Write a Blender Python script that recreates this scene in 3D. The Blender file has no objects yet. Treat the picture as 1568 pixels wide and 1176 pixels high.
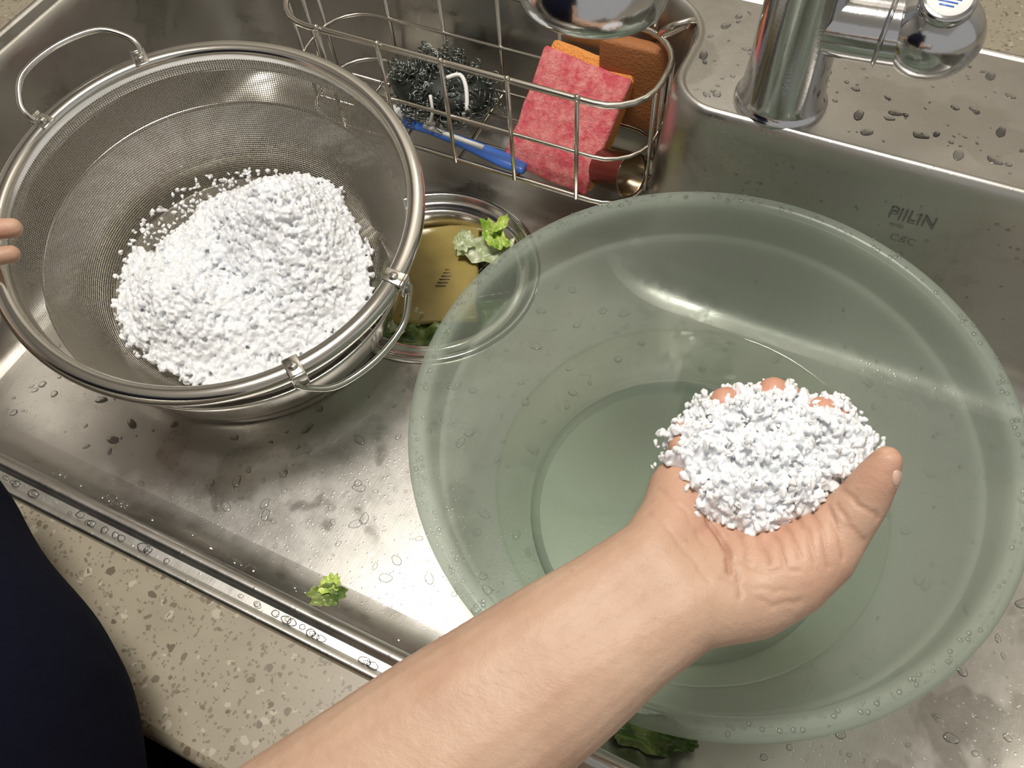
import bpy, bmesh, math, random
import numpy as np
from mathutils import Matrix, Vector, noise
random.seed(7)
COL=bpy.context.scene.collection

# ---------------------------------------------------------------- materials
def mat(name, base=(.8,.8,.8), rough=.5, metal=0., **kw):
    m=bpy.data.materials.new(name); m.use_nodes=True
    b=m.node_tree.nodes["Principled BSDF"]
    b.inputs["Base Color"].default_value=(*base,1); b.inputs["Roughness"].default_value=rough
    b.inputs["Metallic"].default_value=metal
    for k,v in kw.items():
        b.inputs[k.replace("_"," ")].default_value=v
    return m
class N:
    def __init__(s,m): s.m=m; s.t=m.node_tree; s.b=s.t.nodes.get("Principled BSDF"); s.out=s.t.nodes.get("Material Output")
    def n(s,typ,**kw):
        x=s.t.nodes.new(typ)
        for k,v in kw.items(): setattr(x,k,v)
        return x
    def l(s,a,b): s.t.links.new(a,b)
    def coord(s,scale=(1,1,1),rot=(0,0,0)):
        tc=s.n("ShaderNodeTexCoord"); mp=s.n("ShaderNodeMapping"); mp.inputs["Scale"].default_value=scale; mp.inputs["Rotation"].default_value=rot
        s.l(tc.outputs["Object"],mp.inputs["Vector"]); return mp.outputs[0]
    def noise(s,vec,scale,detail=4,rough=.5,dist=0):
        x=s.n("ShaderNodeTexNoise"); x.inputs["Scale"].default_value=scale; x.inputs["Detail"].default_value=detail
        x.inputs["Roughness"].default_value=rough; x.inputs["Distortion"].default_value=dist; s.l(vec,x.inputs["Vector"]); return x.outputs["Fac"]
    def voro(s,vec,scale,feature="F1",out="Distance",rand=1):
        x=s.n("ShaderNodeTexVoronoi"); x.feature=feature; x.inputs["Scale"].default_value=scale; x.inputs["Randomness"].default_value=rand
        s.l(vec,x.inputs["Vector"]); return x.outputs[out]
    def ramp(s,fac,stops):
        x=s.n("ShaderNodeValToRGB"); cr=x.color_ramp
        while len(cr.elements)<len(stops): cr.elements.new(.5)
        for e,(p,c) in zip(cr.elements,stops):
            e.position=p; e.color=(*c,1) if len(c)==3 else c
        s.l(fac,x.inputs[0]); return x.outputs[0]
    def g(s,v): return (v,v,v)
    def mix(s,fac,a,b,typ="MIX"):
        x=s.n("ShaderNodeMix",data_type="RGBA",blend_type=typ)
        for inp,val in ((x.inputs[0],fac),(x.inputs[6],a),(x.inputs[7],b)):
            if hasattr(val,"links"): s.l(val,inp)
            else: inp.default_value=val if not isinstance(val,tuple) else (*val,1)
        return x.outputs[2]
    def math(s,op,a,b=0,c=0):
        x=s.n("ShaderNodeMath",operation=op)
        for i,val in enumerate((a,b,c)):
            if hasattr(val,"links"): s.l(val,x.inputs[i])
            else: x.inputs[i].default_value=val
        return x.outputs[0]
    def bump(s,h,strength=.3,dist=.001,prev=None):
        x=s.n("ShaderNodeBump"); x.inputs["Strength"].default_value=strength; x.inputs["Distance"].default_value=dist
        s.l(h,x.inputs["Height"])
        if prev is not None: s.l(prev,x.inputs["Normal"])
        return x.outputs[0]

def steel_mat(name, base=(.57,.55,.51), r0=.31, r1=.40):
    m=mat(name,base,.3,1.); k=N(m)
    c=k.coord()
    n2=k.noise(c,60,4,.7)
    rr=k.ramp(n2,[(.3,k.g(r0)),(.7,k.g(r1))])
    wet=k.ramp(k.noise(c,14,4,.55,.3),[(.56,k.g(0)),(.60,k.g(1))])
    k.l(k.mix(k.math("MULTIPLY",wet,.35),rr,(.12,.12,.12)),k.b.inputs["Roughness"])
    big=k.noise(c,4,3)
    k.l(k.mix(k.ramp(big,[(.35,k.g(0)),(.7,k.g(1))]),tuple(v*.88 for v in base),base),k.b.inputs["Base Color"])
    bp=k.bump(k.noise(k.coord((6,260,60)),6,3,.6),.05,.0006)
    bp=k.bump(k.noise(k.coord((200,12,60),(0,0,.6)),6,3,.6),.05,.0005,bp)
    bp=k.bump(k.noise(k.coord((220,10,60),(0,0,-.9)),5,3,.6),.05,.0005,bp)
    sp=k.ramp(k.voro(c,240),[(.0,k.g(1)),(.22,k.g(0))])
    bp=k.bump(sp,.16,.0006,bp)
    k.l(bp,k.b.inputs["Normal"])
    return m
M_sink=steel_mat("brushed_stainless")
M_polish=mat("polished_steel",(.72,.70,.66),.15,1.)
k=N(M_polish); k.l(k.bump(k.noise(k.coord(),35,3),.08,.001),k.b.inputs["Normal"])
M_chrome=mat("chrome",(.60,.60,.61),.13,1.)
k=N(M_chrome); k.l(k.bump(k.noise(k.coord(),400,3),.10,.0005),k.b.inputs["Normal"])
M_wire=mat("wire_steel",(.66,.62,.55),.2,1.)

def counter_mat():
    m=mat("speckled_stone",(.5,.46,.38),.35); k=N(m); c=k.coord()
    w=k.n("ShaderNodeVectorMath",operation="ADD"); nz=k.n("ShaderNodeTexNoise"); nz.inputs["Scale"].default_value=200; k.l(c,nz.inputs["Vector"])
    sc=k.n("ShaderNodeVectorMath",operation="SCALE"); sc.inputs["Scale"].default_value=.005; k.l(nz.outputs["Color"],sc.inputs[0]); k.l(c,w.inputs[0]); k.l(sc.outputs[0],w.inputs[1]); cw=w.outputs[0]
    base=k.mix(k.noise(c,45,4),(.25,.215,.155),(.34,.30,.225))
    def specks(scale,thr,lo,col,base,hi=False):
        d=k.voro(cw,scale); co=k.voro(cw,scale,out="Color"); sep=k.n("ShaderNodeSeparateColor"); k.l(co,sep.inputs[0])
        sz=k.math("MULTIPLY",sep.outputs[1],thr)
        f=k.math("MULTIPLY",k.math("LESS_THAN",d,sz),k.math("GREATER_THAN" if hi else "LESS_THAN",sep.outputs[0],1-lo if hi else lo))
        return k.mix(f,base,col)
    col=specks(180,.45,.40,(.40,.36,.28),base,True)
    col=specks(480,.60,.45,(.19,.16,.11),col)
    col=specks(200,.40,.42,(.16,.13,.088),col)
    col=specks(110,.30,.20,(.125,.10,.066),col)
    k.l(col,k.b.inputs["Base Color"]); return m
M_counter=counter_mat()

M_bowl=bpy.data.materials.new("translucent_plastic"); M_bowl.use_nodes=True
k=N(M_bowl); k.b.inputs["Roughness"].default_value=.22
k.l(k.mix(k.noise(k.coord(),6,2),(.44,.51,.46),(.56,.58,.49)),k.b.inputs["Base Color"])
tr=k.n("ShaderNodeBsdfTranslucent"); tr.inputs[0].default_value=(.66,.74,.65,1)
tp=k.n("ShaderNodeBsdfTransparent"); tp.inputs[0].default_value=(.90,.94,.91,1)
m1=k.n("ShaderNodeMixShader"); m1.inputs[0].default_value=.42; k.l(k.b.outputs[0],m1.inputs[1]); k.l(tr.outputs[0],m1.inputs[2])
m2=k.n("ShaderNodeMixShader"); m2.inputs[0].default_value=.54; k.l(m1.outputs[0],m2.inputs[1]); k.l(tp.outputs[0],m2.inputs[2])
k.l(m2.outputs[0],k.out.inputs[0])
k.l(k.bump(k.noise(k.coord(),70,3),.08,.001),k.b.inputs["Normal"])

def water_mat(name,tint=(.94,.97,.93),bumpy=.05,ior=1.33,rough=.03,bscale=25):
    m=bpy.data.materials.new(name); m.use_nodes=True; k=N(m); k.t.nodes.remove(k.b)
    tp=k.n("ShaderNodeBsdfTransparent"); tp.inputs[0].default_value=(*tint,1)
    gl=k.n("ShaderNodeBsdfGlossy"); gl.inputs["Roughness"].default_value=rough
    fr=k.n("ShaderNodeFresnel"); fr.inputs[0].default_value=ior
    if bumpy:
        b=k.bump(k.noise(k.coord(),bscale,2),bumpy,.01); k.l(b,gl.inputs["Normal"]); k.l(b,fr.inputs["Normal"])
    mx=k.n("ShaderNodeMixShader"); k.l(fr.outputs[0],mx.inputs[0]); k.l(tp.outputs[0],mx.inputs[1]); k.l(gl.outputs[0],mx.inputs[2]); k.l(mx.outputs[0],k.out.inputs[0])
    return m
M_water=water_mat("bowl_water")
M_drop=water_mat("water_drop",(.99,.99,.99),0,1.6,.04)

M_salt=mat("wet_salt",(.87,.885,.91),.14,0.,Subsurface_Weight=1.)
M_salt.node_tree.nodes["Principled BSDF"].inputs["Subsurface Radius"].default_value=(.0015,.0016,.0018)
M_salt.node_tree.nodes["Principled BSDF"].inputs["Subsurface Scale"].default_value=1.
k=N(M_salt); k.l(k.bump(k.noise(k.coord(),700,3),.20,.0005),k.b.inputs["Normal"])

def skin_mat():
    m=mat("skin",(.72,.44,.33),.52); k=N(m)
    c=k.coord(); 
    n=k.noise(c,28,5,.6)
    col=k.mix(k.ramp(n,[(.35,k.g(0)),(.68,k.g(1))]),(.56,.375,.265),(.47,.285,.195))
    fr=k.ramp(k.voro(c,75),[(.0,k.g(1)),(.10,k.g(0))]); sep=k.n("ShaderNodeSeparateColor"); k.l(k.voro(c,75,out="Color"),sep.inputs[0])
    col=k.mix(k.math("MULTIPLY",k.math("MULTIPLY",fr,k.math("LESS_THAN",sep.outputs[0],.3)),.35),col,(.28,.14,.09))
    at=k.n("ShaderNodeAttribute"); at.attribute_name="blush"
    col=k.mix(at.outputs["Fac"],col,(.62,.26,.17))
    cr=k.n("ShaderNodeAttribute"); cr.attribute_name="crease"
    col=k.mix(cr.outputs["Fac"],col,(.33,.15,.10))
    k.l(col,k.b.inputs["Base Color"])
    b=k.bump(k.voro(c,700,"DISTANCE_TO_EDGE"),.14,.0006); b=k.bump(k.noise(c,150,5,.6),.40,.0012,b)
    b=k.bump(k.noise(k.coord((1,3.5,1),(0,0,.6)),110,4,.6),.25,.001,b)
    k.l(b,k.b.inputs["Normal"]); return m
M_skin=skin_mat()
M_nail=mat("nail",(.66,.44,.35),.2)
M_cloth=mat("navy_cloth",(.007,.008,.018),1.,0.,Specular_IOR_Level=.05)
k=N(M_cloth); k.l(k.bump(k.noise(k.coord((1,1,.4)),14,4),.6,.012),k.b.inputs["Normal"])

# ---------------------------------------------------------------- mesh builder
class MB:
    def __init__(s): s.v=[]; s.f=[]; s.mi=[]; s.mats=[]; s.sm=[]
    def mid(s,m):
        if m not in s.mats: s.mats.append(m)
        return s.mats.index(m)
    def add(s,vs,fs,m,smooth=True,M=None):
        o=len(s.v); i=s.mid(m)
        if M is not None: vs=[M@Vector(p) for p in vs]
        s.v+= [tuple(p) for p in vs]
        s.f+= [tuple(a+o for a in f) for f in fs]; s.mi+=[i]*len(fs); s.sm+=[smooth]*len(fs)
    def revolve(s,prof,m,seg=96,M=None,smooth=True,closed=False):
        vs=[];fs=[];n=len(prof)
        for i in range(seg):
            a=2*math.pi*i/seg
            for r,z in prof: vs.append((r*math.cos(a),r*math.sin(a),z))
        for i in range(seg):
            j=(i+1)%seg
            for q in range(n if closed else n-1):
                w=(q+1)%n
                fs.append((i*n+q,j*n+q,j*n+w,i*n+w))
        s.add(vs,fs,m,smooth,M)
    def tube(s,pts,r,m,seg=10,closed=False,sub=6,M=None,caps=True,flat=1.):
        P=[Vector(p) for p in pts]; n=len(P)
        rr=r if isinstance(r,(list,tuple)) else [r]*n
        Q=[];RR=[]
        rng=n if closed else n-1
        for i in range(rng):
            p0=P[(i-1)%n] if (closed or i>0) else P[0]; p1=P[i]; p2=P[(i+1)%n]
            p3=P[(i+2)%n] if (closed or i+2<n) else P[-1]
            for q in range(sub):
                t=q/sub
                Q.append(.5*((2*p1)+(-p0+p2)*t+(2*p0-5*p1+4*p2-p3)*t*t+(-p0+3*p1-3*p2+p3)*t**3)); RR.append(rr[i]*(1-t)+rr[(i+1)%n]*t)
        if not closed: Q.append(P[-1]); RR.append(rr[-1])
        L=len(Q); vs=[];fs=[]; nrm=None
        for i in range(L):
            if closed: d=Q[(i+1)%L]-Q[i-1]
            else: d=Q[min(i+1,L-1)]-Q[max(i-1,0)]
            if d.length<1e-9: d=Vector((0,0,1))
            d.normalize()
            if nrm is None: nrm=d.orthogonal().normalized() if abs(d.z)>.9 else Vector((0,0,1))
            nrm=(nrm-d*nrm.dot(d)); nrm.normalize(); bi=d.cross(nrm)
            for q in range(seg):
                a=2*math.pi*q/seg; vs.append(Q[i]+(nrm*math.cos(a)*flat+bi*math.sin(a))*RR[i])
        for i in range(L if closed else L-1):
            j=(i+1)%L
            for q in range(seg):
                w=(q+1)%seg; fs.append((i*seg+q,i*seg+w,j*seg+w,j*seg+q))
        if not closed and caps:
            fs.append(tuple(range(seg))[::-1]); fs.append(tuple((L-1)*seg+q for q in range(seg)))
        s.add(vs,fs,m,True,M)
    def ell(s,c,rad,m,M=None,seg=24,rings=14,rot=None):
        vs=[];fs=[]
        R3=rot if rot is not None else Matrix.Identity(3)
        for i in range(rings+1):
            ph=math.pi*i/rings
            for j in range(seg):
                a=2*math.pi*j/seg
                vs.append(Vector(c)+R3@Vector((rad[0]*math.sin(ph)*math.cos(a),rad[1]*math.sin(ph)*math.sin(a),rad[2]*math.cos(ph))))
        for i in range(rings):
            for j in range(seg):
                w=(j+1)%seg; fs.append((i*seg+j,(i+1)*seg+j,(i+1)*seg+w,i*seg+w))
        s.add(vs,fs,m,True,M)
    def rbox(s,dim,m,M=None,bev=.004,segs=3,disp=0,cuts=0,freq=60):
        bm=bmesh.new(); bmesh.ops.create_cube(bm,size=1)
        for v in bm.verts: v.co=Vector((v.co.x*dim[0],v.co.y*dim[1],v.co.z*dim[2]))
        bmesh.ops.bevel(bm,geom=bm.edges[:],offset=bev,segments=segs,affect='EDGES',profile=.5)
        if cuts: bmesh.ops.subdivide_edges(bm,edges=bm.edges[:],cuts=cuts,use_grid_fill=True)
        if disp:
            bm.normal_update()
            for v in bm.verts: v.co+=v.normal*noise.noise(v.co*freq)*disp
        s.bm(bm,m,M)
    def bm(s,bm,m,M=None,smooth=True):
        bm.verts.ensure_lookup_table(); bm.verts.index_update()
        s.add([v.co.copy() for v in bm.verts],[[v.index for v in f.verts] for f in bm.faces],m,smooth,M); bm.free()
    def obj(s,name,parent=None,fix=True):
        me=bpy.data.meshes.new(name); me.from_pydata(s.v,[],s.f); 
        for m in s.mats: me.materials.append(m)
        me.polygons.foreach_set("material_index",s.mi); me.polygons.foreach_set("use_smooth",s.sm)
        me.update()
        if fix:
            bm=bmesh.new(); bm.from_mesh(me); bmesh.ops.recalc_face_normals(bm,faces=bm.faces); bm.to_mesh(me); bm.free()
        o=bpy.data.objects.new(name,me); COL.objects.link(o)
        if parent: o.parent=parent
        return o
def empty(name,loc=(0,0,0)):
    e=bpy.data.objects.new(name,None); e.empty_display_size=.05; COL.objects.link(e); return e
def remesh(o,voxel,iters,m):
    md=o.modifiers.new("r","REMESH"); md.mode='VOXEL'; md.voxel_size=voxel; md.use_smooth_shade=True
    if iters: ms=o.modifiers.new("s","SMOOTH"); ms.factor=.5; ms.iterations=iters
    dg=bpy.context.evaluated_depsgraph_get(); ev=o.evaluated_get(dg); me=bpy.data.meshes.new_from_object(ev)
    o.modifiers.clear(); old=o.data; o.data=me; bpy.data.meshes.remove(old)
    me.materials.clear(); me.materials.append(m)
    nf=len(me.polygons); me.polygons.foreach_set("use_smooth",[True]*nf); me.polygons.foreach_set("material_index",[0]*nf); me.update()
    return me

# ---------------------------------------------------------------- sink
CORN=[(-.645,-.174,.08),(.30,-.174,.08),(.30,.25,.06),(-.13,.25,-.04),(-.13,.37,.05),(-.645,.37,.08)]
def outline(d,corn=CORN,seg=10):
    """offset outline inwards by d (negative = outward). r<0 marks a concave corner"""
    n=len(corn); pts=[]
    P=[Vector((c[0],c[1])) for c in corn]; Q=[]
    for i in range(n):
        a=(P[i]-P[i-1]).normalized(); b=(P[(i+1)%n]-P[i]).normalized()
        na=Vector((-a.y,a.x)); nb=Vector((-b.y,b.x))
        Q.append((P[i]+na*d+nb*d,a,b))
    for i in range(n):
        q,a,b=Q[i]; r=corn[i][2]
        if r>0: r=max(r-d,.004)
        else: r=max(-r+d,.004)
        c=q-a*r+b*r
        p0=q-a*r; p1=q+b*r
        a0=math.atan2(p0.y-c.y,p0.x-c.x); a1=math.atan2(p1.y-c.y,p1.x-c.x)
        dd=(a1-a0+math.pi)%(2*math.pi)-math.pi
        for s in range(seg+1):
            t=a0+dd*s/seg; pts.append((c.x+r*math.cos(t),c.y+r*math.sin(t)))
    return pts
def loft(mb,rings,m):
    n=len(rings[0]); vs=[p for r in rings for p in r]; fs=[]
    for i in range(len(rings)-1):
        for j in range(n):
            w=(j+1)%n; fs.append((i*n+j,(i+1)*n+j,(i+1)*n+w,i*n+w))
    mb.add(vs,fs,m)
def fill_between(mb,loops,m,z=None,smooth=True):
    bm=bmesh.new()
    es=[]
    for lp in loops:
        vs=[bm.verts.new(p) for p in lp]
        for i in range(len(vs)): es.append(bm.edges.new((vs[i],vs[(i+1)%len(vs)])))
    bmesh.ops.triangle_fill(bm,edges=es,use_beauty=True,use_dissolve=False)
    mb.bm(bm,m,None,smooth)
def z3(p,z): return [(x,y,z) for x,y in p]
DR=(-.300,.160); DRr=.098
sink=empty("kitchen_sink")
mb=MB()
rings=[]
for d,z in [(-.0085,.1812),(-.0075,.1815),(-.0065,.1833),(-.0050,.1842),(-.0035,.1840),(-.0015,.1825),(0,.179),(.0015,.174),(.003,.16),(.006,.12),(.009,.07),(.012,.045)]:
    rings.append(z3(outline(d),z))
for i in range(1,9):
    t=math.pi/2*i/8; rings.append(z3(outline(.012+.035*(1-math.cos(t))),.004+.041-.041*math.sin(t)))
loft(mb,rings,M_sink)
circ=[(DR[0]+DRr*math.cos(2*math.pi*i/64),DR[1]+DRr*math.sin(2*math.pi*i/64),.004) for i in range(64)]
fill_between(mb,[rings[-1],circ],M_sink)
OUT=[(-.672,-.193,.03),(.33,-.193,.03),(.33,.392,.03),(-.672,.392,.03)]
o0=z3(outline(0.006,OUT,8),.1812)
fill_between(mb,[rings[0],o0],M_sink)
loft(mb,[o0,z3(outline(.0045,OUT,8),.1820),z3(outline(.003,OUT,8),.1832),z3(outline(.001,OUT,8),.1828),z3(outline(0,OUT,8),.1785)],M_sink)
mb.obj("basin",sink)
mb=MB(); T=Matrix.Translation((DR[0],DR[1],.004))
mb.revolve([(.100,.0005),(.1,.002),(.097,.003),(.094,.002),(.0925,-.003),(.088,-.005),(.083,-.004),(.080,-.003),(.077,-.006),(.074,-.03),(.070,-.06),(.0,-.062)],M_polish,80,T)
mb.obj("drain_flange",sink)
mb=MB()
for r in (.02,.035,.05,.064):
    mb.tube([(DR[0]+r*math.cos(a*math.pi/6),DR[1]+r*math.sin(a*math.pi/6),-.045) for a in range(12)],.0016,M_wire,6,True,4)
for a in range(10):
    t=a*math.pi/5; mb.tube([(DR[0]+.01*math.cos(t),DR[1]+.01*math.sin(t),-.046),(DR[0]+.069*math.cos(t),DR[1]+.069*math.sin(t),-.046)],.0014,M_wire,6,False,2)
mb.obj("drain_strainer",sink)
M_etch=mat("etched_mark",(.13,.13,.12),.5)
for i,(txt,sz,x,z) in enumerate([("PIILIN",.013,.048,.139),("C&C",.009,.056,.119),("stainless",.003,.052,.132)]):
    cu=bpy.data.curves.new("mark_%d"%i,"FONT"); cu.body=txt; cu.size=sz; cu.extrude=.0001; cu.materials.append(M_etch)
    o=bpy.data.objects.new("etched_mark_%d"%i,cu); COL.objects.link(o); o.parent=sink
    o.location=(x,.2440,z); o.rotation_euler=(math.radians(88),0,0)

# ---------------------------------------------------------------- counter, cabinet, room
mb=MB()
CO=[(-1.4,-.262,.01),(1.2,-.262,.01),(1.2,.62,.01),(-1.4,.62,.01)]
HO=z3(outline(.010,OUT,8),.1785); HOb=[(x,y,.14) for x,y,_ in HO]
tp=z3(outline(.006,CO,6),.1785)
fill_between(mb,[tp,HO],M_counter)
loft(mb,[tp,z3(outline(.002,CO,6),.177),z3(outline(0,CO,6),.172),z3(outline(0,CO,6),.142),z3(outline(.003,CO,6),.139),z3(outline(.02,CO,6),.139)],M_counter)
loft(mb,[HO,HOb],M_counter)
mb.obj("countertop",None)
M_cab=mat("cabinet_paint",(.06,.045,.035),.45); M_cabin=mat("cabinet_door",(.35,.30,.24),.4)
cab=empty("base_cabinet")
mb=MB()
mb.rbox((2.56,.02,.78),M_cab,Matrix.Translation((-.1,-.225,-.26)),.002); mb.obj("front_frame",cab)
for i in range(5):
    mb=MB(); mb.rbox((.49,.018,.62),M_cabin,Matrix.Translation((-1.12+i*.51,-.244,-.25)),.004); 
    mb.tube([(-.1-1.12+i*.51,-.252,.02),(-.1-1.12+i*.51,-.264,.02),(.1-1.12+i*.51,-.264,.02),(.1-1.12+i*.51,-.252,.02)],.004,M_polish,8,False,1)
    mb.obj("door_panel_%d"%(i+1),cab)
M_wall=mat("wall_tile",(.78,.75,.69),.3); k=N(M_wall)
br=k.n("ShaderNodeTexBrick"); br.offset=0; br.inputs["Scale"].default_value=1; br.inputs["Brick Width"].default_value=.2; br.inputs["Row Height"].default_value=.2; br.inputs["Mortar Size"].default_value=.002
br.inputs["Color1"].default_value=(.70,.66,.58,1); br.inputs["Color2"].default_value=(.66,.62,.55,1); br.inputs["Mortar"].default_value=(.40,.38,.35,1)
tc=k.n("ShaderNodeTexCoord"); sx=k.n("ShaderNodeSeparateXYZ"); cx=k.n("ShaderNodeCombineXYZ"); k.l(tc.outputs["Object"],sx.inputs[0]); k.l(sx.outputs[0],cx.inputs[0]); k.l(sx.outputs[2],cx.inputs[1]); k.l(cx.outputs[0],br.inputs["Vector"]); k.l(br.outputs[0],k.b.inputs["Base Color"])
M_ceil=mat("ceiling_paint",(.80,.78,.74),.8); M_floor=mat("floor_vinyl",(.30,.20,.12),.5)
def box(name,c,d,m,parent=None):
    mb=MB(); mb.rbox(d,m,Matrix.Translation(c),.001,1); return mb.obj(name,parent)
box("wall_back",(-.1,.67,.58),(3.0,.1,2.5),M_wall)
box("wall_left",(-1.65,-.6,.58),(.1,2.6,2.5),M_wall)
box("ceiling",(-.1,-.6,1.86),(3.2,2.7,.06),M_ceil)
box("floor",(-.1,-.6,-.70),(3.2,2.7,.06),M_floor)

# ---------------------------------------------------------------- plastic bowl
FZ=.0045
bowl=empty("plastic_mixing_bowl"); BX,BY=-.014,.029
T=Matrix.Translation((BX,BY,FZ))@Matrix.Diagonal((1.018,1.018,1,1))
mb=MB()
prof=[(0,.006),(.06,.006),(.106,.006),(.112,.0085),(.116,.014),(.1225,.024),(.1355,.048),(.148,.078),(.1570,.106),(.1610,.120),(.1640,.1245),(.1648,.128),(.1665,.145),(.1685,.152),(.172,.1548),(.1765,.1550),(.1797,.152),(.1800,.149),(.1785,.1465),(.1765,.1462),(.1755,.148),(.1715,.149),
 (.1690,.145),(.1668,.127),(.1655,.122),(.1630,.118),(.1592,.105),(.1502,.077),(.1378,.047),(.1245,.023),(.118,.010),(.114,.004),(.110,.001),(.105,.001),(.104,.004),(0,.004)]
def smoothprof(p,sub=3):
    out=[]
    for i in range(len(p)-1):
        p0=p[max(i-1,0)];p1=p[i];p2=p[i+1];p3=p[min(i+2,len(p)-1)]
        for q in range(sub):
            t=q/sub; out.append(tuple(.5*(2*p1[k]+(-p0[k]+p2[k])*t+(2*p0[k]-5*p1[k]+4*p2[k]-p3[k])*t*t+(-p0[k]+3*p1[k]-3*p2[k]+p3[k])*t**3) for k in (0,1)))
    out.append(p[-1]); return [(max(r,0),z) for r,z in out]
mb.revolve(smoothprof(prof),M_bowl,160,T)
mb.obj("bowl_body",bowl)
mb=MB(); mb.revolve([(0,.047),(.05,.047),(.10,.047),(.1325,.047),(.1348,.0478)],M_water,128,T); mb.obj("bowl_water",bowl)

# ---------------------------------------------------------------- colander
M_mesh=bpy.data.materials.new("woven_mesh"); M_mesh.use_nodes=True; k=N(M_mesh)
k.b.inputs["Base Color"].default_value=(.58,.54,.46,1); k.b.inputs["Metallic"].default_value=1; k.b.inputs["Roughness"].default_value=.28
uv=k.n("ShaderNodeUVMap"); uv.uv_map="UVMap"; sx=k.n("ShaderNodeSeparateXYZ"); k.l(uv.outputs[0],sx.inputs[0])
FR=2*math.pi
su=k.math("SINE",k.math("MULTIPLY",sx.outputs[0],FR)); sv=k.math("SINE",k.math("MULTIPLY",sx.outputs[1],FR))
hole=k.math("MULTIPLY",k.math("GREATER_THAN",su,-.42),k.math("GREATER_THAN",sv,-.42))
tp=k.n("ShaderNodeBsdfTransparent"); mx=k.n("ShaderNodeMixShader"); k.l(hole,mx.inputs[0]); k.l(k.b.outputs[0],mx.inputs[1]); k.l(tp.outputs[0],mx.inputs[2]); k.l(mx.outputs[0],k.out.inputs[0])
k.l(k.bump(k.math("ADD",su,sv),.7,.0006),k.b.inputs["Normal"])
tl=math.radians(9); nn=Vector((math.sin(tl)*.832,-math.sin(tl)*.555,math.cos(tl)))
CC=Vector((-.411,.055,.155))
Xc=Vector((1,0,0)); Xc=(Xc-nn*Xc.dot(nn)).normalized(); Yc=nn.cross(Xc)
CM=Matrix(((Xc.x,Yc.x,nn.x,CC.x),(Xc.y,Yc.y,nn.y,CC.y),(Xc.z,Yc.z,nn.z,CC.z),(0,0,0,1)))@Matrix.Diagonal((.985,.985,1,1))
colander=empty("mesh_colander")
mb=MB()
mb.revolve(smoothprof([(.1495,-.018),(.150,-.006),(.1515,-.001),(.154,.001),(.158,.0015),(.1625,.0),(.1645,-.003),(.1640,-.008),(.161,-.014),(.1575,-.020),(.1555,-.026)],3),M_polish,128,CM)
mb.obj("rim_band",colander)
mp=smoothprof([(.1495,-.008),(.1465,-.03),(.140,-.055),(.130,-.080),(.120,-.098),(.111,-.107),(.101,-.110),(.06,-.112),(.003,-.1125)],6)
seg=160; vs=[];fs=[]
Ls=[0]
for i in range(1,len(mp)): Ls.append(Ls[-1]+math.hypot(mp[i][0]-mp[i-1][0],mp[i][1]-mp[i-1][1]))
n=len(mp); PIT=.0019; NA=round(2*math.pi*.14/PIT)
for i in range(seg+1):
    a=2*math.pi*i/seg
    for j,(r,z) in enumerate(mp): vs.append(CM@Vector((r*math.cos(a),r*math.sin(a),z)))
for i in range(seg):
    for j in range(n-1):
        fs.append((i*n+j,(i+1)*n+j,(i+1)*n+j+1,i*n+j+1))
me=bpy.data.meshes.new("mesh_body"); me.from_pydata(vs,[],fs); me.materials.append(M_mesh)
ul=me.uv_layers.new(name="UVMap")
for p in me.polygons:
    p.use_smooth=True
    planar=(p.vertices[0]%n)>=n-14
    for li in p.loop_indices:
        vi=me.loops[li].vertex_index; i,j=divmod(vi,n); a=2*math.pi*i/seg
        if not planar: ul.data[li].uv=(i/seg*NA, Ls[j]/PIT)
        else: ul.data[li].uv=(mp[j][0]*math.cos(a)/PIT,mp[j][0]*math.sin(a)/PIT)
o=bpy.data.objects.new("mesh_body",me); COL.objects.link(o); o.parent=colander
mb=MB()
mb.revolve(smoothprof([(.148,-.055),(.145,-.075),(.140,-.095),(.134,-.110),(.130,-.124),(.128,-.132),(.125,-.133),(.124,-.130),(.127,-.118),(.131,-.106),(.137,-.090),(.143,-.070),(.1465,-.053)],3),M_polish,128,CM,closed=True)
mb.obj("foot_ring",colander)
def cp(ang,r,z): a=math.radians(ang); return CM@Vector((r*math.cos(a),r*math.sin(a),z))
for idx,(a0,a1,out,up) in enumerate([(143,177,.029,.016),(-35,1,.014,-.026)]):
    mb=MB(); am=(a0+a1)/2; s=(a1-a0)/2
    pts=[cp(a0,.160,-.004),cp(a0-1,.168,up*.25),cp(a0+1,.163+out*.5,up*.6),cp(am-s*.6,.163+out*.88,up*.95),cp(am,.163+out,up),cp(am+s*.6,.163+out*.88,up*.95),cp(a1-1,.163+out*.5,up*.6),cp(a1+1,.168,up*.25),cp(a1,.160,-.004)]
    mb.tube(pts,.0024,M_polish,10,False,6)
    for a in (a0,a1):
        c=cp(a,.158,.001)
        Mb=Matrix.Translation(c)@CM.to_3x3().to_4x4()@Matrix.Rotation(math.radians(a),4,'Z')
        mb.rbox((.016,.012,.0022),M_polish,Mb,.001,2)
        mb.rbox((.003,.012,.016),M_polish,Mb@Matrix.Translation((.0085,0,-.006)),.001,2)
        mb.ell(Mb@Vector((0,0,.0015)),(.0036,.0036,.002),M_polish)
    mb.obj("handle_%d"%(idx+1),colander)

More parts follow.
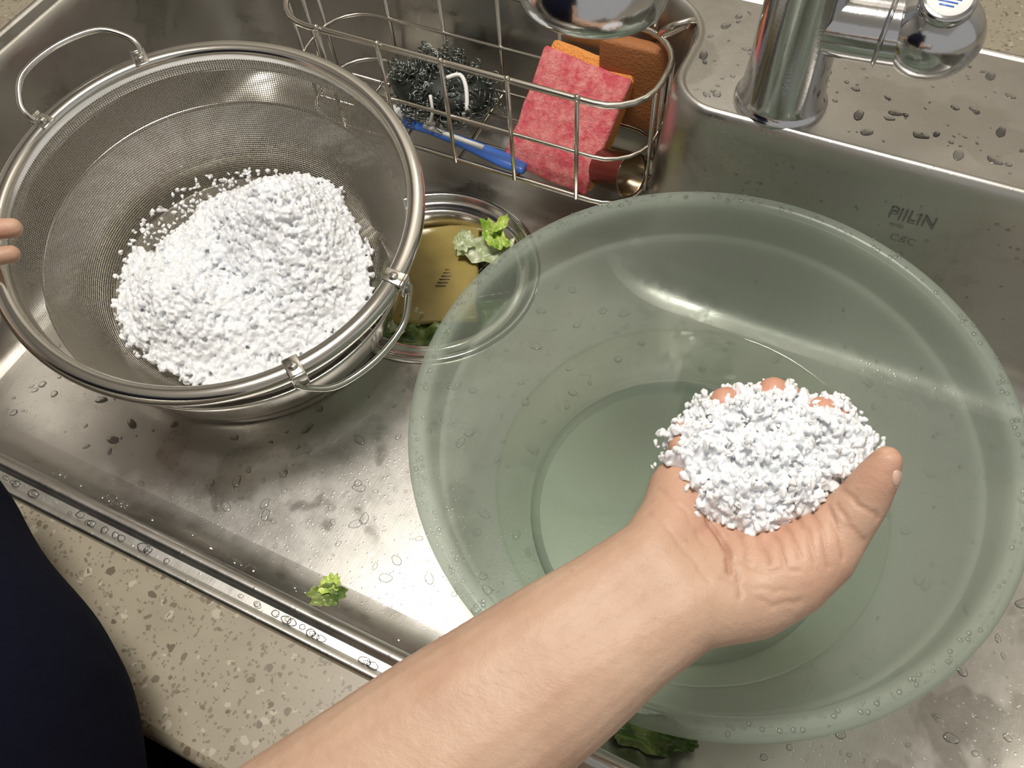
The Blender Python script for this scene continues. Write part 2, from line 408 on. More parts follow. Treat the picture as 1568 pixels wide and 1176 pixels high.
# ---------------------------------------------------------------- salt grains
def grain_templates(n=12):
    T=[]
    for i in range(n):
        bm=bmesh.new()
        for q in range(16):
            v=Vector((random.gauss(0,1),random.gauss(0,1),random.gauss(0,1))).normalized()
            v=Vector((v.x*1.15,v.y*.85,v.z*.62))*random.uniform(.8,1.12)
            bm.verts.new(v)
        r=bmesh.ops.convex_hull(bm,input=bm.verts)
        bmesh.ops.delete(bm,geom=list({g for g in r["geom_interior"]+r["geom_unused"] if isinstance(g,bmesh.types.BMVert)}),context='VERTS')
        bmesh.ops.recalc_face_normals(bm,faces=bm.faces)
        bm.verts.index_update(); T.append(([v.co.copy() for v in bm.verts],[[v.index for v in f.verts] for f in bm.faces])); bm.free()
    return T
GT=grain_templates()
def rrot():
    return Matrix.Rotation(random.uniform(0,6.28),3,'X')@Matrix.Rotation(random.uniform(0,6.28),3,'Y')@Matrix.Rotation(random.uniform(0,6.28),3,'Z')
def grain(mb,p,s):
    vs,fs=random.choice(GT); Rm=rrot()
    mb.add([p+Rm@(v*s) for v in vs],fs,M_salt,random.random()<.6)
LB=-.110
def hmound(x,y):
    r=math.hypot(x,y); a=math.atan2(y,x)
    lim=.112+.012*noise.noise(Vector((math.cos(a)*2,math.sin(a)*2,3)))+.005*noise.noise(Vector((math.cos(a)*7,math.sin(a)*7,8)))
    if x<-.01: lim-=.026*min(1,(-x-.01)/.05)*(1 if y>-.02 else .15)
    e=max(0,1-(r/lim)**2.6)
    h=.014*e**.5
    h+=.040*math.exp(-(((x+.022)/.044)**2+((y+.060)/.038)**2))*e**.35
    h+=.058*math.exp(-(((x-.016)/.048)**2+((y-.054)/.042)**2))*e**.35
    h+=.022*math.exp(-(((x-.060)/.030)**2+((y-.010)/.040)**2))*e**.35
    h-=.026*math.exp(-(((x+.010)/.016)**2+((y+.012)/.015)**2))
    h+=.008*noise.noise(Vector((x*40,y*40,1)))*e
    h+=.006*noise.noise(Vector((x*110,y*110,5)))*e
    h=max(h,.001)
    if r>.100: h+=(r-.100)*.6
    return h*(e>0), e
salt=empty("coarse_salt_mound")
mb=MB(); G=100; vs=[];fs=[];ok={}
K=(G+1)*(G+1)
top=[];bot=[]
for i in range(G+1):
    for j in range(G+1):
        x=-.125+.25*i/G; y=-.125+.25*j/G; h,e=hmound(x,y); lo=max(0,math.hypot(x,y)-.100)*.6
        top.append(CM@Vector((x,y,LB+max(h-.0024,lo+.002)))); bot.append(CM@Vector((x,y,LB+lo+.0002)))
        ok[(i,j)]=e>0.10
cell=lambda i,j: 0<=i<G and 0<=j<G and ok[(i,j)] and ok[(i+1,j)] and ok[(i,j+1)] and ok[(i+1,j+1)]
for i in range(G):
    for j in range(G):
        if cell(i,j):
            a=i*(G+1)+j; b=a+G+1; c=b+1; d=a+1
            fs.append((a,b,c,d)); fs.append((a+K,d+K,c+K,b+K))
            if not cell(i,j-1): fs.append((a,a+K,b+K,b))
            if not cell(i,j+1): fs.append((d,c,c+K,d+K))
            if not cell(i-1,j): fs.append((a,d,d+K,a+K))
            if not cell(i+1,j): fs.append((b,b+K,c+K,c))
mb.add(top+bot,fs,M_salt)
cnt=0
while cnt<6200:
    x=random.uniform(-.125,.125); y=random.uniform(-.125,.125); h,e=hmound(x,y)
    if e<=0: continue
    if e<.25 and random.random()>e*4+.15: continue
    s=random.choice([.0022,.0026,.0030,.0036,.0042])*random.uniform(.85,1.15)
    grain(mb,CM@Vector((x,y,LB+h+random.uniform(-.0018,.0024))),s); cnt+=1
o=mb.obj("salt_mass",salt,fix=False); remesh(o,.00080,0,M_salt)
mb=MB()
for q in range(420): # strays
    a=random.uniform(1.4,4.4); r=random.uniform(.075,.113)
    zz=LB+.002+(max(0,r-.101)*.5)
    grain(mb,CM@Vector((r*math.cos(a),r*math.sin(a),zz)),random.uniform(.0018,.0032))
mb.obj("loose_grains",salt,fix=False)

# ---------------------------------------------------------------- wire basket
basket=empty("wire_sink_basket")
mb=MB()
def bring(z,x0=-.487,x1=-.142,y0=.252,y1=.350,r=.040,ins=0):
    c=[(x0+ins,y0+ins,r),(x1-ins,y0+ins,r),(x1-ins,y1-ins,r),(x0+ins,y1-ins,r)]
    return z3(outline(0,c,6),z)
mb.tube(bring(.162),.0028,M_wire,8,True,1)
mb.tube(bring(.107),.0018,M_wire,8,True,1)
mb.tube(bring(.056),.0024,M_wire,8,True,1)
for i in range(5):
    x=-.195-.06*i
    mb.tube([(x,.2495,.162),(x,.2495,.056),(x,.252,.0535),(x,.350,.0535),(x,.3525,.056),(x,.3525,.162)],.0019,M_wire,8,False,1)
    mb.ell((x,.2495,.165),(.0028,.0028,.003),M_wire,seg=10,rings=6)
for y in (.28,.30,.32):
    mb.tube([(-.487,y,.162),(-.487,y,.058),(-.484,y,.0545),(-.145,y,.0545),(-.142,y,.058),(-.142,y,.162)],.0019,M_wire,8,False,1)
for x in (-.40,-.17):
    mb.tube([(x,.353,.150),(x,.358,.175),(x,.364,.190),(x,.374,.192),(x,.380,.186)],.0026,M_wire,8,False,4)
mb.tube([(-.160,.345,.162),(-.140,.345,.178),(-.135,.336,.190),(-.150,.328,.186),(-.160,.335,.172)],.0024,M_wire,8,False,5)
mb.obj("wire_frame",basket)

M_pink=mat("pink_scour_pad",(.80,.13,.15),.85); k=N(M_pink); c=k.coord()
k.l(k.mix(k.ramp(k.noise(c,90,6,.7),[(.4,k.g(0)),(.65,k.g(1))]),(.70,.10,.13),(.88,.34,.31)),k.b.inputs["Base Color"])
k.l(k.bump(k.noise(c,220,5,.7),.9,.004),k.b.inputs["Normal"])
M_foam=mat("orange_foam",(.75,.30,.07),.8); k=N(M_foam); k.l(k.bump(k.voro(k.coord(),420),.7,.002),k.b.inputs["Normal"])
M_foam2=mat("brown_foam",(.34,.13,.04),.7); k=N(M_foam2); k.l(k.bump(k.noise(k.coord(),420,4),.5,.002),k.b.inputs["Normal"])
A=Vector((-.272,.264,.060)); B=Vector((-.190,.2555,.056)); D=Vector((-.252,.338,.130))
ux=(B-A).normalized(); uy=(D-A); uy=(uy-ux*uy.dot(ux)); L2=uy.length; uy.normalize(); uz=ux.cross(uy)
ctr=(A+B)/2+uy*L2/2
def frame(c,x,y,z): return Matrix(((x.x,y.x,z.x,c.x),(x.y,y.y,z.y,c.y),(x.z,y.z,z.z,c.z),(0,0,0,1)))
sp=empty("scouring_sponge")
mb=MB(); mb.rbox((.084,L2,.008),M_pink,frame(ctr,ux,uy,uz),.003,3,.0025,5,90); mb.obj("scour_layer",sp)
mb=MB(); mb.rbox((.083,L2+.006,.020),M_foam,frame(ctr-uz*.014+uy*.006,ux,uy,uz),.004,3,.001,3,60); mb.obj("foam_layer",sp)
mb=MB(); mb.rbox((.060,.014,.085),M_foam2,Matrix.Translation((-.182,.342,.112)),.004,3,.001,3,60); mb.obj("foam_sponge",None)
mb=MB(); Tm=Matrix.Translation((-.168,.272,.078))@Matrix.Rotation(math.radians(70),4,'Y')@Matrix.Rotation(.3,4,'X')
mb.revolve([(0,-.018),(.014,-.018),(.016,-.016),(.018,.018),(.0195,.019),(.0185,.0195),(.017,.018),(.015,-.014),(0,-.015)],mat("brown_metal_cup",(.32,.24,.16),.25,1.),32,Tm)
mb.obj("small_metal_cup",None)
M_wool=mat("dark_steel_wool",(.22,.24,.22),.28,.9); M_thread=mat("white_thread",(.8,.8,.76),.7); M_woolcore=mat("wool_core",(.03,.035,.03),.5,.5)
mb=MB(); WC=Vector((-.352,.300,.088))
for q in range(300):
    c=rrot()@Vector((1,0,0)); c*=random.uniform(.7,1.02)
    c=WC+Vector((c.x*.058,c.y*.036,c.z*.025))
    ax=rrot()@Vector((1,0,0)); u=ax.orthogonal().normalized(); w=ax.cross(u); r=random.uniform(.0025,.0055); pts=[]
    tn=random.uniform(2,3.5)
    for i in range(int(tn*7)):
        t=2*math.pi*i/7; pts.append(c+ax*(i*.0007)+u*r*math.cos(t)+w*r*math.sin(t))
    mb.tube(pts,.0006,M_wool,4,False,2)
mb.ell(WC,(.051,.031,.020),M_woolcore,seg=24,rings=12)
mb.tube([(-.335,.285,.116),(-.325,.292,.117),(-.316,.285,.111),(-.310,.272,.098)],.0020,M_thread,6,False,4)
mb.tube([(-.345,.270,.106),(-.340,.262,.096),(-.344,.260,.082)],.0016,M_thread,6,False,4)
mb.obj("steel_wool_scrubber",None,fix=False)
M_blue=mat("blue_plastic",(.07,.18,.62),.25); M_white=mat("white_bristle",(.85,.85,.82),.6)
mb=MB()
p0=Vector((-.400,.270,.067)); p1=Vector((-.248,.258,.063))
mb.tube([p0,p0.lerp(p1,.15),p0.lerp(p1,.35)+Vector((0,0,.002)),p0.lerp(p1,.6)+Vector((0,0,.003)),p0.lerp(p1,.85)+Vector((0,0,.001)),p1],[.005,.006,.0045,.0065,.0085,.006],M_blue,12,False,6,flat=.6)
for i in range(9):
    for j in range(3):
        p=p0.lerp(p1,.0+.018*i)+Vector((0,(j-1)*.0028,.003)); mb.tube([p,p+Vector((0,0,.009))],.0011,M_white,6,False,1)
mb.tube([p0.lerp(p1,.30)+Vector((0,-.001,.0055)),p0.lerp(p1,.72)+Vector((0,-.001,.0075))],.0025,M_white,6,False,2)
mb.obj("toothbrush",None)

# ---------------------------------------------------------------- faucet
fa=empty("kitchen_faucet"); FX,FY=-.050,.284
mb=MB(); T=Matrix.Translation((FX,FY,.1812))
mb.revolve(smoothprof([(.033,0),(.033,.003),(.031,.006),(.0295,.012),(.028,.03),(.027,.06),(.0265,.10),(.0265,.16),(.025,.165),(.025,.168),(.026,.171),(.025,.21),(.020,.222),(0,.225)],3),M_chrome,64,T)
mb.obj("column",fa)
mb=MB()
mb.tube([(FX,FY,.250),(FX+.03,FY+.001,.250),(FX+.06,FY+.003,.251),(FX+.076,FY+.005,.252)],[.021,.0215,.0215,.023],M_chrome,32,False,4)
mb.ell((FX+.080,FY+.004,.254),(.030,.028,.028),M_chrome,seg=32,rings=20)
mb.ell((FX+.052,FY+.002,.251),(.004,.0235,.0235),M_chrome,seg=32,rings=12)
Tc=Matrix.Translation((FX+.080,FY-.001,.276))@Matrix.Rotation(math.radians(20),4,'X')
mb.revolve([(.016,0),(.0165,.006),(.0155,.0085),(.0145,.009),(0,.009)],M_chrome,40,Tc)
mb.obj("side_lever",fa)
mb=MB(); mb.revolve([(.0130,.0092),(.0125,.0097),(0,.0097)],M_white,32,Tc)
for i in range(6): mb.rbox((.016-.003*abs(i-2.5),.0009,.0004),M_blue,Tc@Matrix.Translation((0,-.0065+.0026*i,.0100)),.0001,1)
mb.obj("lever_badge",fa)
mb=MB()
mb.tube([(FX,FY,.38),(FX-.002,FY-.01,.43),(FX-.010,FY-.06,.475),(FX-.025,FY-.12,.488),(FX-.040,FY-.16,.475),(-.106,.080,.440),(-.108,.072,.412)],[.020,.018,.016,.016,.018,.024,.026],M_chrome,32,False,8)
Th=Matrix.Translation((-.112,.068,.396))@Matrix.Rotation(math.radians(-12),4,'X')
mb.revolve(smoothprof([(0,.03),(.024,.028),(.0285,.015),(.0315,0),(.0305,-.010),(.0275,-.0145),(.0255,-.0150),(.0245,-.0125),(0,-.0125)],3),M_chrome,48,Th)
mb.obj("spout",fa)

# ---------------------------------------------------------------- drain scraps
M_yel=mat("mustard_rubber",(.42,.29,.06),.25); k=N(M_yel); k.l(k.mix(k.noise(k.coord(),40,4),(.22,.17,.05),(.46,.35,.11)),k.b.inputs["Base Color"])
mb=MB(); mb.rbox((.080,.120,.006),M_yel,Matrix.Translation((-.303,.168,-.010))@Matrix.Rotation(.45,4,'Z')@Matrix.Rotation(-.10,4,'X'),.0028,3,.006,5,22)
for i in range(6): mb.rbox((.010,.0012,.0006),M_cab,Matrix.Translation((-.290,.155+.004*i,-.0050))@Matrix.Rotation(.35,4,'Z'),.0002,1)
mb.obj("rubber_drain_cover",None)
def leaf_mat(name,a,b):
    m=mat(name,a,.3,0.); k=N(m); k.l(k.mix(k.ramp(k.noise(k.coord(),55,4,.6),[(.4,k.g(0)),(.6,k.g(1))]),a,b),k.b.inputs["Base Color"]); k.l(k.bump(k.noise(k.coord(),120,3),.5,.002),k.b.inputs["Normal"]); return m
M_leaf=leaf_mat("cabbage_green",(.20,.38,.03),(.55,.66,.16)); M_pale=leaf_mat("cabbage_pale",(.66,.70,.52),(.40,.46,.24)); M_dleaf=leaf_mat("leaf_dark",(.05,.10,.02),(.22,.28,.08))
def leaf(mb,c,sx,sy,m,rz=0,curl=.3,seed=0,n=16,tilt=0):
    vs=[];fs=[]
    Rm=Matrix.Translation(c)@Matrix.Rotation(rz,4,'Z')@Matrix.Rotation(tilt,4,'X')
    for i in range(n+1):
        for j in range(n+1):
            u=i/n*2-1; v=j/n*2-1
            x=u*math.sqrt(1-v*v/2); y=v*math.sqrt(1-u*u/2)
            a=math.atan2(y,x); rr=1+.30*noise.noise(Vector((math.cos(a)*2.2+seed,math.sin(a)*2.2,seed)))+.10*noise.noise(Vector((math.cos(a)*8+seed,math.sin(a)*8,seed)))
            z=curl*(x*x+.3*y*y)*sx*.6+.35*sx*noise.noise(Vector((x*2.8+seed,y*2.8,seed*2)))
            vs.append((x*sx*rr,y*sy*rr,z+.0005))
    for i in range(n):
        for j in range(n):
            a=i*(n+1)+j; fs.append((a,a+n+1,a+n+2,a+1))
    mb.add(vs,fs,m,True,Rm)
mb=MB()
leaf(mb,(-.268,.208,-.004),.026,.016,M_pale,.6,.5,1); leaf(mb,(-.262,.216,.006),.020,.010,M_leaf,2.6,.8,2); leaf(mb,(-.263,.228,.010),.012,.006,M_leaf,1.3,.9,5); leaf(mb,(-.290,.205,.0),.014,.010,M_pale,2,.6,9)
leaf(mb,(-.285,.098,-.008),.032,.020,M_dleaf,.2,.4,3); leaf(mb,(-.300,.104,-.006),.018,.010,M_pale,.9,.5,4); leaf(mb,(-.268,.110,-.012),.016,.010,M_leaf,2.2,.4,6)
leaf(mb,(-.335,.150,-.020),.030,.022,M_dleaf,2.2,.4,7); leaf(mb,(-.25,.15,-.03),.030,.02,M_dleaf,.7,.4,12)
mb.obj("cabbage_scraps",None)
mb=MB(); leaf(mb,(-.156,-.1665,.1870),.010,.006,M_dleaf,.5,.5,8); leaf(mb,(-.158,-.161,.1870),.006,.005,M_leaf,1.2,.5,18); mb.obj("leaf_scrap",None)
mb=MB(); leaf(mb,(.022,-.128,.010),.030,.012,M_dleaf,.25,.2,10); mb.obj("leaf_scrap",None)

# ---------------------------------------------------------------- water droplets
wd=empty("water_droplets")
def droplet(mb,p,r,h,n=Vector((0,0,1)),el=1.,ang=0):
    seg=12; vs=[];fs=[]; z=Vector(n).normalized(); x=z.orthogonal().normalized() if abs(z.z)<.9 else (Vector((1,0,0))-z*z.x).normalized(); y=z.cross(x)
    sd=random.uniform(0,50); ph0=ang
    prof=[(1.,0),(.97,.35),(.85,.65),(.6,.88),(.3,.98)]
    for rr,hh in prof:
        for j in range(seg):
            a=2*math.pi*j/seg; k=rr*(1+.30*noise.noise(Vector((math.cos(a)*1.3+sd,math.sin(a)*1.3,sd))))
            px=r*k*math.cos(a)*el; py=r*k*math.sin(a)
            qx=px*math.cos(ph0)-py*math.sin(ph0); qy=px*math.sin(ph0)+py*math.cos(ph0)
            vs.append(Vector(p)+x*qx+y*qy+z*h*hh)
    vs.append(Vector(p)+z*h)
    for i in range(4):
        for j in range(seg):
            w=(j+1)%seg; fs.append((i*seg+j,i*seg+w,(i+1)*seg+w,(i+1)*seg+j))
    for j in range(seg): fs.append((4*seg+j,4*seg+(j+1)%seg,5*seg))
    mb.add(vs,fs,M_drop)
mb=MB()
for q in range(40):
    x=random.uniform(-.40,-.06); r=random.uniform(.001,.0024); droplet(mb,(x,random.uniform(-.1865,-.1845),.1812),r,r*.6,el=random.uniform(1,1.8))
for q in range(26):
    x=random.uniform(-.34,-.08); r=random.uniform(.0015,.0034); droplet(mb,(x,-.1700+random.uniform(-.002,.002),.1840),r,r*.5,el=random.uniform(1.2,2.8))
for q in range(200):
    x=random.uniform(-.12,.28); y=random.uniform(.265,.375)
    if (x-FX)**2+(y-FY)**2<.034**2: continue
    r=random.choice([.0006,.0008,.001,.0014,.0018,.0024,.0034]); droplet(mb,(x,y,.1812),r,min(r*.22,.0006),el=random.uniform(1,1.9),ang=random.uniform(0,3))
for q in range(900):
    x=random.uniform(-.58,.25); y=random.uniform(-.125,.20)
    if (x-DR[0])**2+(y-DR[1])**2<.11**2: continue
    if (x-BX)**2+(y-BY)**2<.120**2: continue
    r=random.choice([.0006,.0008,.0010,.0014,.002,.0032]); droplet(mb,(x,y,.0041),r,min(r*.32,.0009),el=random.uniform(1,1.9),ang=random.uniform(0,3))
for q in range(110):
    x=random.uniform(-.09,.25); z=random.uniform(.06,.165); r=random.choice([.0006,.0009,.0012]); droplet(mb,(x,.2470-(.16-z)*.075,z),r,r*.5,Vector((0,-1,.05)))
def bowl_r(z):
    pr=[(.1225,.024),(.1355,.048),(.148,.078),(.1570,.106),(.1610,.120)]
    for (r0,z0),(r1,z1) in zip(pr,pr[1:]):
        if z0<=z<=z1: return 1.018*(r0+(r1-r0)*(z-z0)/(z1-z0))
    return pr[-1][0]*1.018
for q in range(600):
    a=random.uniform(0,6.28); r=random.choice([.0005,.0007,.0010,.0014])
    if q%5: rd=random.uniform(.1735,.1800); droplet(mb,(BX+rd*math.cos(a),BY+rd*math.sin(a),.1550+FZ),r,r*.6)
    else:
        z=random.uniform(.055,.118); rad=bowl_r(z)-.0003
        droplet(mb,(BX+rad*math.cos(a),BY+rad*math.sin(a),z+FZ),r*.8,r*.5,Vector((-math.cos(a),-math.sin(a),.40)))
mb.obj("droplets",wd,fix=False)

# ---------------------------------------------------------------- person
person=empty("person")
def capsule_chain(mb,pts,m=M_skin):
    for i in range(len(pts)-1):
        a=Vector(pts[i][:3]); b=Vector(pts[i+1][:3]); ra,rb=pts[i][3],pts[i+1][3]
        st=max(2,int((b-a).length/(min(ra,rb)*.18)))
        for q in range(st+1):
            t=q/st; p=a.lerp(b,t); r=ra*(1-t)+rb*t
            mb.ell(p,(r,r,r),m,seg=20,rings=12)
def organic(name,chains,voxel,smooth_it,parent,creases=(),blush=()):
    mb=MB()
    for c in chains: capsule_chain(mb,c)
    o=mb.obj(name,parent,fix=False)
    me=remesh(o,voxel,smooth_it,M_skin)
    nv=len(me.vertices); co=np.empty(nv*3); me.vertices.foreach_get("co",co); co=co.reshape(-1,3)
    nr=np.empty(nv*3); me.vertices.foreach_get("normal",nr); nr=nr.reshape(-1,3)
    dep=np.zeros(nv); crs=np.zeros(nv)
    for pl,w,d in creases:
        for i in range(len(pl)-1):
            a=np.array(pl[i][:2]); b=np.array(pl[i+1][:2]); ab=b-a
            t=np.clip(((co[:,:2]-a)@ab)/max(ab@ab,1e-12),0,1)
            dd=np.linalg.norm(co[:,:2]-(a+t[:,None]*ab),axis=1)
            g=np.exp(-(dd/w)**2)*(nr[:,2]>0)
            dep=np.maximum(dep,d*g); crs=np.maximum(crs,g*min(1,d/.0018)*.6)
            dep=dep-.18*d*np.exp(-((dd-2.2*w)/w)**2)*(nr[:,2]>0)*(dep<d*.2)
    co=co-nr*dep[:,None]
    me.vertices.foreach_set("co",co.ravel()); me.update()
    s=np.zeros(nv)
    for c,r,w in blush: s+=w*np.exp(-(np.linalg.norm(co-np.array(c),axis=1)/r)**2)
    at=me.attributes.new("blush","FLOAT","POINT"); at.data.foreach_set("value",np.clip(s,0,1).astype(np.float32))
    at=me.attributes.new("crease","FLOAT","POINT"); at.data.foreach_set("value",crs.astype(np.float32))
    return o
px=Vector((.82,-.57,0))
def off(p,s,r,dz=0): return (p[0]+px.x*s,p[1]+px.y*s,p[2]+dz,r)
E=(-.133,-.319,.208); F1=(-.0597,-.2091,.238); F2=(-.0298,-.1621,.250); W=(.0008,-.1144,.262)
chains=[]
SH=(-.20,-.43,.50)
chains.append([(*SH,.055),(-.165,-.37,.34,.050),(*E,.044)])
for s in (-1,0,1):
    chains.append([(*E,.043),off(F1,.006*s,.0335),off(F2,.0062*s,.0285),off((-.014,-.137,.257),.0085*s,.0225),off(W,.0108*s,.0190)])
chains+= [
 [off(W,.0108,.019),(.030,-.090,.259,.0165),(.0475,-.0500,.260,.0125)],
 [off(W,.003,.019),(.018,-.078,.254,.0150),(.031,-.046,.252,.0125)],
 [off(W,-.004,.019),(.006,-.080,.254,.0150),(.012,-.050,.253,.0120)],
 [off(W,-.0108,.0185),(-.0045,-.0855,.259,.0180),(-.0085,-.072,.260,.0150),(-.0070,-.0620,.260,.0115)],
 [off(W,.0108,.018),(.032,-.104,.259,.0185),(.0425,-.0905,.262,.0185),(.0508,-.0775,.266,.0165),(.0555,-.0675,.270,.0132),(.0600,-.0560,.282,.0104),(.0612,-.0490,.2920,.0084),(.0615,-.0450,.2985,.0060)],
 [(.0475,-.0500,.260,.0120),(.0515,-.0280,.258,.0098),(.0455,-.0190,.269,.0086),(.0350,-.0215,.2795,.0072)],
 [(.031,-.046,.252,.0120),(.0315,-.0200,.252,.0098),(.0230,-.0140,.265,.0086),(.0130,-.0195,.2785,.0072)],
 [(.012,-.050,.253,.0115),(.0090,-.0245,.253,.0095),(.0005,-.0235,.266,.0082),(-.0050,-.0325,.2780,.0070)],
 [(-.0070,-.062,.260,.0105),(-.0115,-.0460,.260,.0085),(-.0160,-.0500,.268,.0075),(-.0145,-.0590,.2745,.0064)],
]
cre=[]
def pal(u,v): return Vector((.0242+.236e-3*(u-1150)+.09e-3*(v-820),-.0847+.105e-3*(u-1150)-.275e-3*(v-820)))
def cl(pts,w=.0009,d=.0010,wob=.0012):
    L=[]
    P=[pal(*p) for p in pts]
    for i in range(len(P)-1):
        for q in range(5):
            p=P[i].lerp(P[i+1],q/5); v=Vector((p.x*220,p.y*220,i)); L.append((p.x+wob*noise.noise(v),p.y+wob*noise.noise(v+Vector((7,3,1)))))
    L.append(tuple(P[-1])); cre.append((L,w,d))
cl([(1070,775),(1088,805),(1108,840),(1112,880)],.0013,.0020)
cl([(1108,840),(1125,880),(1128,915)],.0010,.0008)
for i,(x0,x1) in enumerate([(1128,1150),(1150,1178),(1172,1202),(1195,1224),(1218,1246),(1240,1268),(1262,1290)]):
    cl([(x0,790+3*(i%2)),((x0+x1)/2-3,830),(x1-8,862+6*(i%3))],.0009,.0008)
cl([(1120,860),(1160,880),(1215,880)],.0009,.0005); cl([(1100,890),(1150,905),(1200,905)],.0010,.0004)
cl([(1280,770),(1300,800),(1330,812)],.0009,.0007); cl([(1272,790),(1290,822),(1318,836)],.0009,.0006)
cl([(1300,735),(1325,745),(1350,742)],.0008,.0004)
cl([(985,790),(1035,840),(1080,895)],.0011,.0004); cl([(1000,745),(1040,790),(1075,840)],.0010,.0004)
cl([(1125,900),(1175,925),(1220,915)],.0010,.0004)
blush=[((.0605,-.047,.298),.012,.35),((.014,-.020,.278),.02,.55),((.034,-.021,.279),.015,.55),((-.004,-.034,.278),.016,.55),((-.014,-.059,.274),.014,.45),((.026,-.078,.272),.022,.28),((.05,-.082,.275),.02,.20),((-.0045,-.0855,.272),.016,.22)]
arm=organic("right_arm_and_hand",chains,.0010,14,person,cre,blush)
mb=MB(); Tn=Matrix.Translation((.0668,-.0490,.2960))@Matrix.Rotation(math.radians(66),4,'Y')
mb.ell((0,0,0),(.0056,.0044,.0020),M_nail,Tn,seg=20,rings=10); mb.obj("thumb_nail",person)
LHc=[ [(-.62,-.30,.30,.034),(-.612,-.19,.235,.030),(-.606,-.13,.195,.024),(-.603,-.11,.185,.022)] ]
rimP=[cp(a,.163,0) for a in (-157,-149,-141,-132)]
for i,rp in enumerate(rimP):
    out=(rp-CC); out.z=0; out.normalize()
    base=Vector((-.600+.008*i,-.086-.006*i,.180))
    kn=rp+out*.022+Vector((0,0,.006))
    mid=rp+out*.006+Vector((0,0,.0145)); tip=rp-out*(-.002,.008,.026,.023)[i]+Vector((0,0,(.006,.009,.0085,.0085)[i]))
    r=[.0085,.0090,.0085,.0075][i]
    LHc.append([(base.x,base.y,base.z,.013),(kn.x,kn.y,kn.z,r*1.1),(mid.x,mid.y,mid.z,r),(tip.x,tip.y,tip.z,r*.85)])
rp=cp(-150,.170,-.030)
LHc.append([(-.600,-.10,.175,.015),(-.590,-.085,.155,.011),(rp.x-.006,rp.y-.006,rp.z,.010),(rp.x+.004,rp.y+.004,rp.z,.0085)])
LHc.append([(-.603,-.11,.185,.020),(-.590,-.098,.180,.016)])
LHc.append([(-.58,-.45,.52,.050),(-.62,-.38,.36,.044),(-.62,-.30,.30,.036)])
organic("left_arm_and_hand",LHc,.0018,6,person,(),[((rimP[2].x,rimP[2].y,rimP[2].z+.01),.03,.5)])
def torso():
    mb=MB()
    secs=[(-.30,.20,.125,0),(-.10,.21,.125,0),(.05,.225,.125,0),(.15,.235,.125,0),(.178,.238,.13,0),(.192,.240,.165,0),(.21,.242,.188,0),(.26,.245,.198,0),(.32,.243,.198,0),(.37,.230,.180,-.005),(.44,.210,.15,-.02),(.50,.205,.13,-.03),(.56,.19,.11,-.035),(.60,.13,.085,-.035),(.63,.07,.065,-.035),(.645,.06,.06,-.035)]
    n=96; vs=[];fs=[]
    for z,a,b,dy in secs:
        for j in range(n):
            t=2*math.pi*j/n; c=math.cos(t); s=math.sin(t)
            k=1+.014*math.sin(t*11+z*14)*max(0,.5-z)*2+.03*noise.noise(Vector((c*2,s*2,z*5)))
            x=-.376+a*k*math.copysign(abs(c)**.78,c); y=-.40+dy+b*k*math.copysign(abs(s)**.78,s)
            if s>0: y+=.024*math.exp(-((x+.325)/.040)**2)*math.exp(-((z-.26)/.06)**2)
            if z<.185: y=min(y,-.272)
            vs.append((x,y,z))
    m=len(secs)
    for i in range(m-1):
        for j in range(n):
            w=(j+1)%n; fs.append((i*n+j,i*n+w,(i+1)*n+w,(i+1)*n+j))
    mb.add(vs,fs,M_cloth); 
    mb.tube([(-.24,-.43,.545),(-.205,-.43,.50),(-.182,-.40,.40),(-.172,-.38,.35)],[.062,.066,.062,.064],M_cloth,32,False,8,caps=False)
    mb.tube([(-.55,-.43,.545),(-.585,-.43,.50),(-.610,-.40,.40),(-.625,-.34,.335),(-.62,-.25,.275)],[.062,.062,.058,.052,.046],M_cloth,32,False,8,caps=False)
    o=mb.obj("shirt",person); sd=o.modifiers.new("sub","SUBSURF"); sd.levels=1; sd.render_levels=1
torso()
mb=MB()
for sx in (-.47,-.28): mb.tube([(sx,-.41,-.20),(sx,-.41,-.45),(sx,-.42,-.665)],[.10,.075,.055],M_cloth,32,False,6)
mb.obj("trousers",person)
# salt in the hand
hs=empty("handful_of_salt")
HC=Vector((.0205,-.0475,.270)); ax=Vector((.868,.497,0)); ay=Vector((-.497,.868,0))
def hpt(u,v):
    r=math.hypot(u,v); a=math.atan2(v,u)
    k=1+.20*noise.noise(Vector((math.cos(a)*1.8,math.sin(a)*1.8,9)))+.14*noise.noise(Vector((math.cos(a)*6,math.sin(a)*6,2)))
    h=.018*max(0,1-r**2.4)**.6+.008*noise.noise(Vector((u*3,v*3,2)))*(1-r*.5)+.005*noise.noise(Vector((u*9,v*9,4)))
    return HC+ax*(u*.0450*k)+ay*(v*.0365*k)+Vector((0,0,h))
mb=MB(); vs=[];fs=[];n=40
for i in range(n+1):
    for j in range(64):
        a=2*math.pi*j/64; r=i/n; p=hpt(r*math.cos(a)*.95,r*math.sin(a)*.95); p.z-=.0018+(.003 if i==n else 0); vs.append(p)
for i in range(n):
    for j in range(64):
        w=(j+1)%64; fs.append((i*64+j,(i+1)*64+j,(i+1)*64+w,i*64+w))
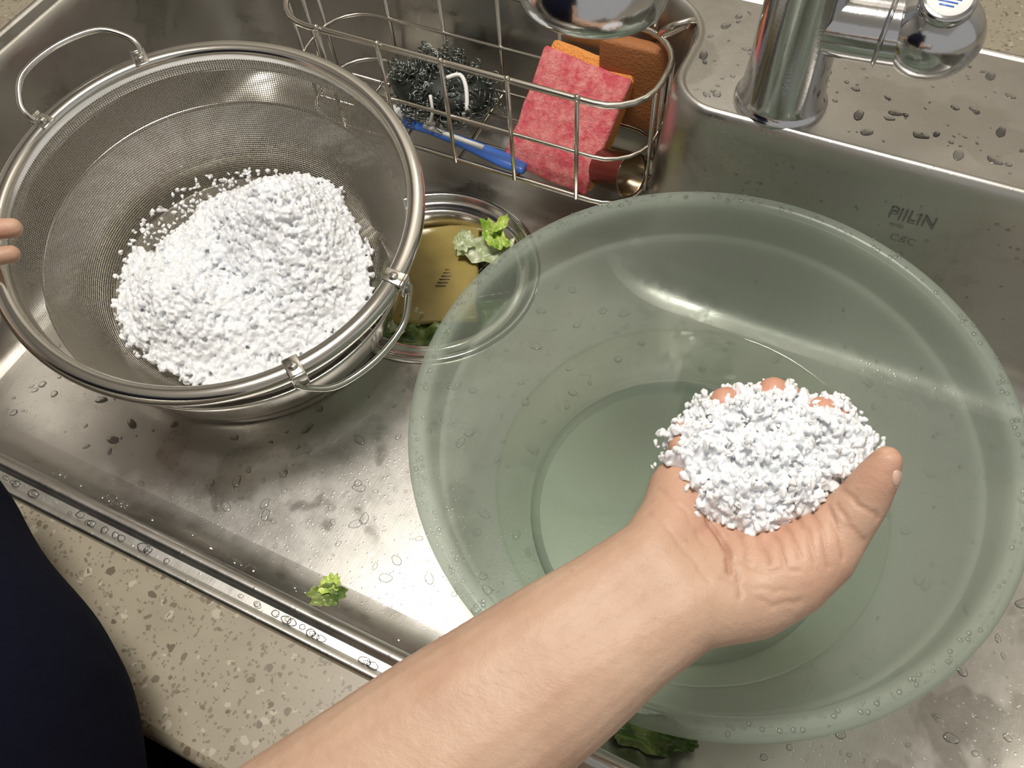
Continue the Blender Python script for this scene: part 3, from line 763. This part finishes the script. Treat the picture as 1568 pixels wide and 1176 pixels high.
nb=len(vs)
for j in range(64):
    a=2*math.pi*j/64; vs.append(HC+ax*(.030*math.cos(a))+ay*(.024*math.sin(a))+Vector((0,0,-.010)))
for j in range(64):
    w=(j+1)%64; fs.append((n*64+j,nb+j,nb+w,n*64+w))
fs.append(tuple(nb+j for j in range(64))[::-1])
mb.add(vs,fs,M_salt)
loose=MB()
for q in range(2300):
    a=random.uniform(0,6.283); r=math.sqrt(random.random())*1.04
    if r>.95 and random.random()<.4: continue
    p=hpt(r*math.cos(a),r*math.sin(a)); p.z+=random.uniform(-.0014,.0014)
    if r>.88: p.z-=random.uniform(0,.006)
    grain(mb if q%8 else loose,p+(Vector() if q%8 else Vector((0,0,.0008))),random.choice([.0014,.0017,.0021,.0026])*random.uniform(.85,1.1))
o=mb.obj("salt_heap",hs,fix=False); remesh(o,.00045,0,M_salt)
loose.obj("loose_grains_on_heap",hs,fix=False)

# ---------------------------------------------------------------- lights
def area(name,loc,rot,size,power,col=(1,1,1),sy=None):
    l=bpy.data.lights.new(name,"AREA"); l.energy=power; l.size=size; l.color=col
    if sy: l.shape='RECTANGLE'; l.size_y=sy
    o=bpy.data.objects.new(name,l); COL.objects.link(o); o.location=loc; o.rotation_euler=rot; return o
area("ceiling_lamp",(-.25,.05,1.75),(0,0,0),.36,24,(1,.96,.90),.36)
w=bpy.data.worlds.new("World"); bpy.context.scene.world=w; w.use_nodes=True
w.node_tree.nodes["Background"].inputs[0].default_value=(.86,.85,.82,1); w.node_tree.nodes["Background"].inputs[1].default_value=.52

# ---------------------------------------------------------------- camera
R=Matrix(((.9015,-.341,.266),(.4286,.7871,-.4436),(-.058,.514,.856)))
cam=bpy.data.objects.new("camera",bpy.data.cameras.new("camera")); COL.objects.link(cam)
cam.data.sensor_width=36; cam.data.lens=36*1269/1568; cam.data.clip_start=.01
cam.matrix_world=Matrix.Translation((.005,-.229,.6015))@R.to_4x4()
bpy.context.scene.camera=cam
bpy.context.scene.view_settings.view_transform='Standard'
